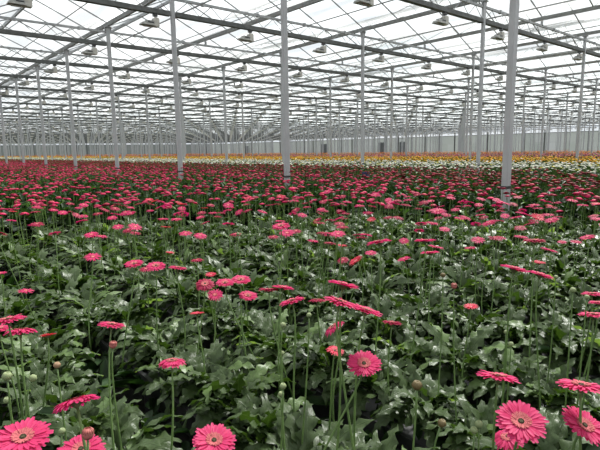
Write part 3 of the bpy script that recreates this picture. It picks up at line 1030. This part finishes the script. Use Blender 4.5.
# px, py, width, tilt to camera, lean right, kind, label  -- surveyed blooms, then stood in the field at their own distance
NEAR = [
 (23, 438, 54, 14, 3, 'open', 'large open pink gerbera in the bottom left corner, face and dark centre visible', 0),
 (81, 450, 46, 12, 0, 'open', 'pink gerbera cut by the bottom edge, just right of the corner bloom', 0),
 (76, 401, 48, -30, -7, 'dome', 'pink gerbera seen from the side with drooping petals above the corner blooms', 0),
 (172, 361, 29, -8, 2, 'dome', 'lone pink gerbera on a long curved stem over dark leaves, lower left', (-0.06, -0.02)),
 (112, 325, 28, -8, 12, 'open', 'pink gerbera seen edge on, sloping right, on twin tall stems at left', 0),
 (8, 320, 34, -8, -3, 'open', 'topmost of the clustered edge on gerberas at the left picture edge', 0),
 (21, 330, 32, -18, 6, 'dome', 'drooping gerbera just under the topmost one at the left picture edge', 0),
 (-1, 329, 22, 0, 0, 'open', 'gerbera cut by the left picture edge beside the drooping one', 0),
 (48, 336, 15, -25, 0, 'coral', 'small half closed coral bloom right of the left edge cluster', 0),
 (214, 441, 44, 16, 8, 'open', 'open pink gerbera at the bottom edge, left of centre', 0),
 (364, 364, 35, 22, 2, 'open', 'round open pink gerbera facing the viewer on its own, lower centre', 0),
 (333, 327, 25, -5, -35, 'dome', 'pink gerbera leaning steeply left behind the lone facing bloom', 0),
 (335, 351, 19, 5, 10, 'coral', 'ragged coral gerbera left of the lone facing bloom', 0),
 (521, 422, 50, 24, 4, 'open', 'largest fully facing pink gerbera at lower right, salmon ring around dark centre', 0),
 (508, 437, 34, 8, -14, 'dome', 'pink gerbera half hidden behind the largest facing bloom at lower right', 0),
 (584, 426, 46, 10, 24, 'open', 'pink gerbera tilted right at the lower right picture edge', 0),
 (581, 386, 46, -12, -2, 'open', 'flat edge on pink gerbera above the tilted bloom at the right picture edge', 0),
 (498, 377, 42, -16, 2, 'open', 'flat edge on pink gerbera standing over the largest facing bloom', 0),
 (471, 307, 15, 5, 0, 'coral', 'small red half open gerbera alone over leaves, right of centre', 0),
 (592, 294, 20, -6, -4, 'open', 'topmost of three edge on gerberas at the right picture edge', 0),
 (598, 303, 18, -6, -4, 'open', 'middle one of three edge on gerberas at the right picture edge', 0),
 (593, 315, 28, -8, -4, 'open', 'lowest of three edge on gerberas at the right picture edge', 0),
 (514, 269, 27, -9, 10, 'open', 'left one of a pair of edge on gerberas sloping right, right of centre', 0),
 (540, 275, 25, -9, 12, 'open', 'right one of a pair of edge on gerberas sloping right, right of centre', 0),
 (93, 257, 17, 18, 0, 'open', 'round facing pink gerbera alone in the left middle distance', 0),
 (134, 264, 19, 10, -3, 'open', 'left bloom of the close trio below the lone facing one at left', 0),
 (156, 266, 20, 14, 0, 'open', 'right and brightest bloom of the close trio at left', 0),
 (146, 269, 14, 10, 0, 'deep', 'middle darker bloom of the close trio at left', 0),
 (178, 268, 19, -6, 10, 'open', 'edge on gerbera just right of the close trio', 0),
 (197, 260, 14, 0, 0, 'deep', 'dark pink gerbera above the edge on one beside the trio', 0),
 (170, 253, 9, 0, 10, 'coral', 'small coral bloom behind the close trio', 0),
 (26, 291, 16, 2, 6, 'open', 'small pink gerbera alone over dark leaves at far left', 0),
 (1, 273, 9, 0, 0, 'open', 'tiny pink gerbera cut by the left edge above the dark leaves', 0),
 (205, 284, 20, 24, 0, 'deep', 'leftmost darker bloom of the five bloom cluster left of centre', 0),
 (225, 283, 19, 10, 3, 'open', 'upper middle bloom of the five bloom cluster left of centre', 0),
 (241, 280, 20, 12, 4, 'open', 'upper right bloom of the five bloom cluster left of centre', 0),
 (215, 295, 17, 28, 0, 'open', 'lowest round bloom of the five bloom cluster left of centre', 0),
 (248, 296, 20, 12, 6, 'open', 'lower right bloom of the five bloom cluster left of centre', 0),
 (211, 275, 8, 10, 0, 'coral', 'small brownish coral bloom over the five bloom cluster', 0),
 (197, 314, 11, -10, 0, 'coral', 'small red bloom low beneath the five bloom cluster', 0),
 (269, 290, 22, -12, 2, 'deep', 'dark edge on bloom just right of the five bloom cluster', 0),
 (283, 288, 22, -10, 8, 'open', 'edge on gerbera overlapping the dark one right of the five bloom cluster', 0),
 (292, 301, 27, -8, -14, 'open', 'edge on gerbera sloping left, centre of the picture', 0),
 (317, 300, 18, -12, 0, 'deep', 'dark bloom touching the left end of the long centre chain', 0),
 (340, 302, 34, -8, 18, 'open', 'large edge on gerbera at the upper end of the long centre chain', 0),
 (366, 311, 34, -8, 16, 'open', 'large edge on gerbera in the middle of the long centre chain', 0),
 (392, 323, 20, -12, 4, 'deep', 'dark bloom at the lower right end of the long centre chain', 0),
 (343, 285, 32, -12, 12, 'open', 'long edge on gerbera floating above the centre chain', 0),
 (281, 226, 19, 12, -4, 'open', 'upper bloom of the bright trio above the picture centre', 0),
 (287, 233, 16, 20, 0, 'open', 'lower bloom of the bright trio above the picture centre', 0),
 (296, 231, 12, 10, 0, 'deep', 'right bloom of the bright trio above the picture centre', 0),
 (313, 241, 12, 0, 8, 'open', 'small bloom right of the bright trio', 0),
 (324, 233, 16, -4, 4, 'deep', 'dark flat bloom left of the facing one near the centre', 0),
 (338, 234, 16, 16, 0, 'open', 'facing pink bloom between two darker ones near the centre', 0),
 (342, 227, 14, 0, 0, 'deep', 'dark bloom directly over the facing one near the centre', 0),
 (330, 243, 14, -4, 8, 'deep', 'dark bloom directly under the facing one near the centre', 0),
 (342, 246, 11, 0, 4, 'coral', 'small coral bloom below right of the facing one near the centre', 0),
 (343, 260, 13, 20, -10, 'deep', 'dark upright bloom, left of two, below the centre group', 0),
 (356, 261, 17, 10, -34, 'coral', 'coral bloom turned steeply left, right of the dark upright one', 0),
 (371, 253, 13, 10, 0, 'open', 'small pink bloom under the flat one right of centre', 0),
 (379, 242, 26, -8, -10, 'open', 'flat pink bloom sloping left, right of centre', 0),
 (404, 241, 11, 26, 0, 'open', 'small round facing bloom left of the flat pair', 0),
 (404, 259, 14, 4, -16, 'open', 'pink bloom tilted left under the small round one', 0),
 (425, 241, 22, -6, -4, 'open', 'upper flat bloom of the stacked pair right of centre', 0),
 (436, 247, 16, -6, 10, 'open', 'short bloom just below the end of the upper flat one', 0),
 (430, 253, 19, -6, -6, 'open', 'lower flat bloom of the stacked pair right of centre', 0),
 (478, 240, 14, 20, 0, 'open', 'round pink bloom beside a dark one, left of the thickest column foot', 0),
 (495, 238, 16, 2, 10, 'deep', 'dark maroon bloom beneath the thickest column', 0),
 (470, 248, 12, 0, -8, 'open', 'faded small bloom low left of the dark maroon one', 0),
 (521, 237, 14, 0, 6, 'open', 'pink flat bloom just right of the dark maroon one', 0),
 (534, 241, 22, -4, -3, 'deep', 'dark flat bloom right of the pink one past the maroon bloom', 0),
 (549, 250, 17, -6, 14, 'open', 'flat bloom sloping right below the dark flat one', 0),
 (539, 263, 14, 0, 4, 'coral', 'dull red bloom just above the edge on sloping pair', 0),
 (562, 242, 8, 10, 0, 'open', 'tiny pale pink bloom near the right side', 0),
 (576, 242, 12, 4, 4, 'open', 'small pink bloom near the right side beside the tiny pale one', 0),
 (505, 216, 10, 24, 0, 'open', 'small round bloom just under the foot of the thickest column', 0),
 (489, 223, 16, 8, -20, 'open', 'tilted pink bloom down left of the thickest column foot', 0),
 (438, 211, 17, 12, 2, 'open', 'bright facing bloom standing high, left of the slim column', 0),
 (451, 198, 10, 10, 8, 'open', 'small bright double bloom behind the high facing one', 0),
]
G1 = 'pink gerbera blooms standing over the leaves'
for (px, py, w, tilt, lean, kind, lb, bo) in NEAR:
    p, dia = place_px(px, py, w, 0.42, 0.72, 0.10 if w > 14 else 0.09)
    make_flower(tuple(p), dia, tilt, lean, kind, lb, G1, small=(w < 18), base_off=bo or None)

# buds
def bud_mesh(kind):
    b = MB(); b.cur = 0
    if kind == 'bud_pink':
        b.lathe([(0.05, -1.0), (0.7, -0.7), (1.0, -0.1), (0.9, 0.4), (0.45, 0.75), (0.0, 0.8)], 12)
        for q in range(14):
            a = 2 * PI * q / 14
            d = Vector((math.cos(a), math.sin(a), 0))
            b.tube([d * 0.85 + Vector((0, 0, 0.2)), d * 0.8 + Vector((0, 0, 0.7)), d * 0.45 + Vector((0, 0, 1.05))], [0.16, 0.13, 0.04], 4)
    else:
        b.lathe([(0.12, -1.0), (0.6, -0.85), (0.98, -0.25), (0.95, 0.3), (0.62, 0.75), (0.42, 0.82), (0.30, 0.62), (0.0, 0.55)], 14)
        for q in range(12):
            a = 2 * PI * q / 12
            d = Vector((math.cos(a), math.sin(a), 0))
            b.tube([d * 0.55 + Vector((0, 0, -0.8)), d * 1.0 + Vector((0, 0, 0.0)), d * 0.55 + Vector((0, 0, 0.85))], [0.1, 0.12, 0.03], 4)
    return b.mesh('bud', M[kind], True)
BUDM = {k: bud_mesh(k) for k in ('bud_green', 'bud_dark', 'bud_tan', 'bud_pink')}
BUDS = [(417, 385, 12, 'bud_dark', 0, 'brown closed bud on a tall stem, lower right of centre'),
        (442, 423, 10, 'bud_dark', 20, 'pale bud with a dark tip leaning right below the brown closed bud'),
        (474, 430, 9, 'bud_green', 0, 'left one of two round green buds left of the largest bloom'),
        (479, 424, 9, 'bud_green', 0, 'right one of two round green buds left of the largest bloom'),
        (281, 394, 7, 'bud_green', 0, 'lower pale bud of a stacked pair at bottom centre'),
        (283, 386, 8, 'bud_green', 0, 'upper yellowish bud of a stacked pair at bottom centre'),
        (57, 365, 8, 'bud_tan', 0, 'tan bud right of the left edge cluster'),
        (7, 376, 11, 'bud_green', 0, 'green bud near the left edge above the corner bloom'),
        (33, 378, 9, 'bud_green', 30, 'green bud bent right, between the left edge bud and the side on bloom'),
        (62, 431, 8, 'bud_green', 10, 'small green bud between the two bottom left blooms'),
        (7, 400, 8, 'bud_green', -10, 'small green bud low at the left edge above the corner bloom'),
        (113, 345, 9, 'bud_pink', 10, 'half open pink bud under the left edge on bloom with twin stems'),
        (88, 434, 14, 'bud_pink', 5, 'withered pink bud standing over the bloom cut by the bottom edge'),
        (282, 353, 6, 'bud_green', 0, 'small yellow green bud in the lower centre'),
        (309, 315, 6, 'bud_green', 0, 'small green bud left of the centre chain'),
        (283, 325, 7, 'bud_green', 10, 'small grey green bud on a tall stem in the lower centre'),
        (443, 275, 6, 'bud_dark', 0, 'small brown bud right of centre over dark leaves'),
        (454, 286, 7, 'bud_pink', 0, 'small red bud right of centre over dark leaves'),
        (511, 344, 6, 'bud_green', 0, 'small pale bud above the flat bloom at lower right'),
        (506, 332, 5, 'bud_green', 0, 'small pale bud just over the other pale one at lower right'),
        (573, 290, 7, 'bud_green', 0, 'green bud left of the three edge on blooms'),
        (587, 297, 6, 'bud_green', 0, 'green bud touching the three edge on blooms'),
        (556, 277, 5, 'bud_green', 0, 'small green bud right of the sloping pair'),
        (238, 234, 4, 'bud_green', 0, 'tiny pale bud left of the bright trio')]
for (px, py, w, kd, lean, lb) in BUDS:
    bw = 0.021 if kd != 'bud_pink' else 0.026
    p, dia = place_px(px, py, w, 0.50, 0.80, bw)
    dia = min(max(w * (p - EYEV).dot(Fv) / F_PX * 0.85, 0.014), 0.03)
    e = bpy.data.objects.new('gerbera_bud', None); C.objects.link(e)
    base = Vector((p.x + R.gauss(0, 0.02), p.y + R.gauss(0, 0.02), ZB)); e.location = base
    tag(e, lb, 'bud', 'closed gerbera buds on stems')
    hv = Vector((p.x, p.y, 0)).normalized(); rt = Vector((hv.y, -hv.x, 0))
    nrm = (Vector((0, 0, 1)) + rt * math.tan(math.radians(lean))).normalized()
    o = ob('bud_head', BUDM[kd], e, p - base); o.scale = (dia * 0.5,) * 3; o.rotation_mode = 'QUATERNION'; o.rotation_quaternion = nrm.to_track_quat('Z', 'Y')
    ob('stem', stem_mesh(p, base, (R.gauss(0, .01), R.gauss(0, .01), 0), 0.0026, nrm), e, p - base - nrm * dia * 0.45)

# scattered blooms further back, one by one up to 300
def tint_for(x, n):
    """bloom pigment by bed: pink, dark red, white, yellow, mauve, orange"""
    return None
pool = []
tries = 0
D0 = 3.0
while len(pool) < 1500 and tries < 200000:
    tries += 1
    d = math.sqrt(R.uniform(2.9 ** 2, 11 ** 2)); th = AZ + R.uniform(-0.58, 0.58)
    x, y = d * math.sin(th), d * math.cos(th)
    if x > 9: continue
    x = round((x - ROW0) / ROWD) * ROWD + ROW0 + R.gauss(0, 0.12)
    z = 1.11 + R.gauss(0, 0.055) - max(0, 0.04 * (4.5 - d))
    u, v, zc = proj(x, y, z)
    if not (-8 < u < 608): continue
    if v > 238 or R.random() < (v - 205) / 50: continue
    pool.append((d, x, y, z, u, v))
pool.sort()
# thin out by distance so that the density matches: about 11 blooms per square metre
area = 0.58 * (11 ** 2 - 2.9 ** 2)
keep = []
last_d = 0
n_ind = 300 - len(NEAR)
for rec in pool:
    d = rec[0]
    ok = True
    for r2 in keep[-60:]:
        if math.hypot(rec[1] - r2[1], rec[2] - r2[2]) < 0.10:
            ok = False; break
    if ok: keep.append(rec)
for n, (d, x, y, z, u, v) in enumerate(keep[:n_ind]):
    kind = R.choices(['open', 'dome', 'deep', 'coral'], [0.34, 0.22, 0.38, 0.06])[0]
    lb = 'small pink gerbera in the near part of the dense middle field' if d < 5 else 'small pink gerbera further back in the dense middle field'
    make_flower((x, y, z), R.uniform(0.085, 0.11), R.gauss(2, 12), R.gauss(0, 10), kind, lb, G1, small=True)
d_ind = keep[min(n_ind, len(keep)) - 1][0]
print('individual blooms out to', round(d_ind, 2), 'plants out to', round(D_CAN, 2), 'pool', len(pool), len(keep))


def flower_cloud(name, pts, z0, zsd, dia, pal, wts, label, nseg=8, stems=False, cat='flowers', tilt=0.22):
    n = len(pts)
    u, w, nrm = rot_frames(n, tilt)
    Rr = (dia / 2 * NP.uniform(0.8, 1.15, n))[:, None]
    c = np.stack([pts[:, 0], pts[:, 1], z0 + NP.normal(0, zsd, n)], 1)
    ring = []
    for k in range(nseg):
        a = 2 * PI * k / nseg
        rk = 1.0 if k % 2 == 0 else 0.86
        ring.append(c + (u * math.cos(a) + w * math.sin(a)) * Rr * rk - nrm * Rr * 0.28)
    inner = [c + (u * math.cos(2 * PI * k / nseg) + w * math.sin(2 * PI * k / nseg)) * Rr * 0.35 + nrm * Rr * 0.06 for k in range(nseg)]
    V = np.stack([c + nrm * Rr * 0.02, c - nrm * Rr * 0.45] + inner + ring, 1)
    per = V.shape[1]
    V = V.reshape(-1, 3)
    k0 = np.arange(n)[:, None] * per
    F = []; T = []
    pal = np.array(pal); pick = NP.choice(len(pal), n, p=np.array(wts) / sum(wts))
    base = pal[pick] * NP.uniform(0.8, 1.15, n)[:, None]
    discc = base * 0.45 + np.array([[0.12, 0.07, 0.02]])
    greenc = np.tile(np.array([[0.08, 0.11, 0.04]]), (n, 1)) * 0.6 + base * 0.3
    for k in range(nseg):
        k2 = (k + 1) % nseg
        F.append(k0 + np.array([[2 + k, 2 + nseg + k, 2 + nseg + k2, 2 + k2]])); T.append(base)
        F.append(k0 + np.array([[0, 2 + k, 2 + k2, 2 + k2]])); T.append(discc)
    F3 = np.concatenate([f for q, f in enumerate(F) if q % 2 == 1])[:, :3]
    F4 = np.concatenate([f for q, f in enumerate(F) if q % 2 == 0])
    F4 = np.concatenate([F4[:, [0, 1, 2]], F4[:, [0, 2, 3]]])
    T4 = np.concatenate([t for q, t in enumerate(T) if q % 2 == 0]); T4 = np.concatenate([T4, T4])
    T3 = np.concatenate([t for q, t in enumerate(T) if q % 2 == 1])
    Fall = [F3, F4]; Tall = [T3, T4]
    # underside cone
    for k in range(0, nseg):
        k2 = (k + 1) % nseg
        Fall.append(k0 + np.array([[1, 2 + nseg + k2, 2 + nseg + k]])); Tall.append(base * 0.75 + greenc * 0.2)
    if stems:
        # three-sided stems
        b0 = len(V)
        sb = np.stack([c[:, 0] + NP.normal(0, 0.03, n), c[:, 1] + NP.normal(0, 0.03, n), np.full(n, ZB + 0.1)], 1)
        tp = c - nrm * Rr * 0.3
        sr = 0.0035
        offs = [np.array([sr, 0, 0]), np.array([-sr * 0.5, sr * 0.87, 0]), np.array([-sr * 0.5, -sr * 0.87, 0])]
        SV = np.stack([tp + o for o in offs] + [sb + o for o in offs], 1).reshape(-1, 3)
        V = np.concatenate([V, SV])
        s0 = b0 + np.arange(n)[:, None] * 6
        for k in range(3):
            k2 = (k + 1) % 3
            Fall.append(s0 + np.array([[k, k2, 3 + k2]])); Fall.append(s0 + np.array([[k, 3 + k2, 3 + k]]))
            st = np.tile(np.array([[0.13, 0.21, 0.06]]), (n, 1)); Tall += [st, st]
    F = np.concatenate(Fall); T = np.concatenate(Tall)
    return tag(ob(name, np_mesh(name, V, F, M['far_flower'], T)), label, cat, None, 'stuff')


PINK = [(0.72, 0.03, 0.14), (0.52, 0.02, 0.09), (0.33, 0.012, 0.05), (0.60, 0.06, 0.12)]
RED = [(0.13, 0.006, 0.013), (0.22, 0.009, 0.02), (0.36, 0.012, 0.035), (0.30, 0.012, 0.012)]
WHITE = [(0.85, 0.85, 0.72), (0.75, 0.78, 0.58), (0.80, 0.80, 0.78), (0.75, 0.68, 0.10)]
YELLOW = [(0.85, 0.45, 0.012), (0.80, 0.35, 0.01), (0.80, 0.58, 0.04)]
MAUVE = [(0.55, 0.10, 0.16), (0.60, 0.20, 0.22), (0.45, 0.07, 0.16), (0.75, 0.30, 0.10)]
ORANGE = [(0.80, 0.24, 0.02), (0.75, 0.17, 0.03), (0.80, 0.34, 0.06)]
X1, X2, X3, X4, X5, X6 = 8.2, 12.6, 18.0, 26.5, 35.0, 54.0


def band(name, xa, xb, pal, wts, label, dens, dmin=0.0, z0=1.11, dia=0.10):
    chunks = []
    for (da, db, dn) in ((max(dmin, d_ind * 0.98), 20, dens), (20, 50, dens * 0.8), (50, 120, dens * 0.35), (120, 280, dens * 0.12)):
        if db <= da: continue
        # area of the wedge inside the band, by sampling
        S = 20000
        d = np.sqrt(NP.uniform(da ** 2, db ** 2, S)); th = NP.uniform(AZ - 0.8, AZ + 0.8, S)
        xx = d * np.sin(th); yy = d * np.cos(th)
        frac = np.mean((xx > xa) & (xx < xb) & (yy < Y_WALL - 6))
        A = 0.8 * (db ** 2 - da ** 2) * frac
        n = int(A * dn)
        if n > 0:
            chunks.append(far_points(n, da, db, xa, xb, True, 0.13))
    pts = np.concatenate(chunks)
    print(name, len(pts))
    return flower_cloud(name, pts, z0, 0.055, dia, pal, wts, label, nseg=8, stems=True)


band('pink_gerberas', -3, X1, PINK, [4, 4, 3, 2], 'countless pink gerberas carpeting the field behind the near blooms', 17)
band('red_gerberas', X1 - 1.0, X2, RED, [4, 4, 2, 2], 'band of dark red gerberas behind the pink field', 22)
band('white_gerberas', X2, X3, WHITE, [5, 4, 3, 1], 'band of creamy white gerberas behind the dark red band', 26, z0=1.13)
band('yellow_gerberas', X3, X4, YELLOW, [5, 3, 2], 'band of golden yellow gerberas behind the white band', 24, z0=1.14)
band('mauve_gerberas', X4, X5, MAUVE, [4, 3, 3, 2], 'band of dusky pink gerberas behind the yellow band', 18, z0=1.16)
band('orange_gerberas', X5, X6, ORANGE, [4, 3, 3], 'furthest band of orange gerberas before the greenhouse wall', 12, z0=1.17)

# dark blue crate among the red rows
d = ray(366, 171); t = (EYE - 1.16) / -d.z
p = EYEV + d * t
b = MB()
o_ = [(-0.13, -0.09), (0.13, -0.09), (0.13, 0.09), (-0.13, 0.09)]
w0, w1, hgt, th = 0.11, 0.13, 0.16, 0.012
for sgn in (-1, 1):
    b.box(-w1, w1, sgn * 0.09 - th / 2, sgn * 0.09 + th / 2, 0, hgt)
    b.box(sgn * w1 - th / 2, sgn * w1 + th / 2, -0.09, 0.09, 0, hgt)
b.box(-w1, w1, -0.09, 0.09, 0, th)
b.box(-w1 - 0.015, w1 + 0.015, -0.105, -0.085, hgt - 0.02, hgt)
b.box(-w1 - 0.015, w1 + 0.015, 0.085, 0.105, hgt - 0.02, hgt)
b.box(-w1 - 0.015, -w1 + 0.01, -0.105, 0.105, hgt - 0.02, hgt)
b.box(w1 - 0.01, w1 + 0.015, -0.105, 0.105, hgt - 0.02, hgt)
b.tube([(0, -0.03, th), (0, -0.03, -1.457)], 0.012, 6)
b.tube([(0, 0.03, th), (0, 0.03, -1.457)], 0.012, 6)
cr_ = tag(ob('plastic_crate', b.mesh('plastic_crate', M['blue']), None, (p.x, p.y, 1.02), (0, 0, 0.4)), 'small dark blue plastic crate among the dark red blooms', 'crate')
cr_.scale = (0.7, 0.7, 0.7)

# ------------------------------------------------------------------ light
w = bpy.data.worlds.new('sky'); sc.world = w; w.use_nodes = True
nt = w.node_tree; nt.nodes.clear()
out = nt.nodes.new('ShaderNodeOutputWorld'); bg = nt.nodes.new('ShaderNodeBackground')
tc = nt.nodes.new('ShaderNodeTexCoord'); mp = nt.nodes.new('ShaderNodeMapping'); mp.inputs['Scale'].default_value = (1, 1, 2.5)
nz = nt.nodes.new('ShaderNodeTexNoise'); nz.inputs['Scale'].default_value = 2.0; nz.inputs['Detail'].default_value = 4
nt.links.new(tc.outputs['Generated'], mp.inputs[0]); nt.links.new(mp.outputs[0], nz.inputs['Vector'])
cr = nt.nodes.new('ShaderNodeValToRGB')
cr.color_ramp.elements[0].position = 0.35; cr.color_ramp.elements[0].color = (0.80, 0.88, 0.95, 1)
cr.color_ramp.elements[1].position = 0.62; cr.color_ramp.elements[1].color = (1, 1, 1, 1)
nt.links.new(nz.outputs['Fac'], cr.inputs[0]); nt.links.new(cr.outputs[0], bg.inputs[0])
bg.inputs[1].default_value = 0.84
nt.links.new(bg.outputs[0], out.inputs[0])
sd = bpy.data.lights.new('sun', 'SUN'); sd.energy = 9.0; sd.angle = 0.14; sd.color = (1.0, 0.97, 0.92)
so = bpy.data.objects.new('sun', sd); C.objects.link(so)
el, azs = math.radians(52), AZ + math.radians(38)
sun_dir = Vector((math.sin(azs) * math.cos(el), math.cos(azs) * math.cos(el), math.sin(el)))
so.rotation_mode = 'QUATERNION'; so.rotation_quaternion = sun_dir.to_track_quat('Z', 'Y')
so.location = (0, 0, 30)

sc.view_settings.view_transform = 'Standard'
sc.view_settings.look = 'None'
sc.view_settings.exposure = 0.0
sc.view_settings.gamma = 1.0
sc.view_settings.use_curve_mapping = False
try:
    sc.cycles.transparent_max_bounces = 24
    sc.cycles.max_bounces = 8
except Exception:
    pass
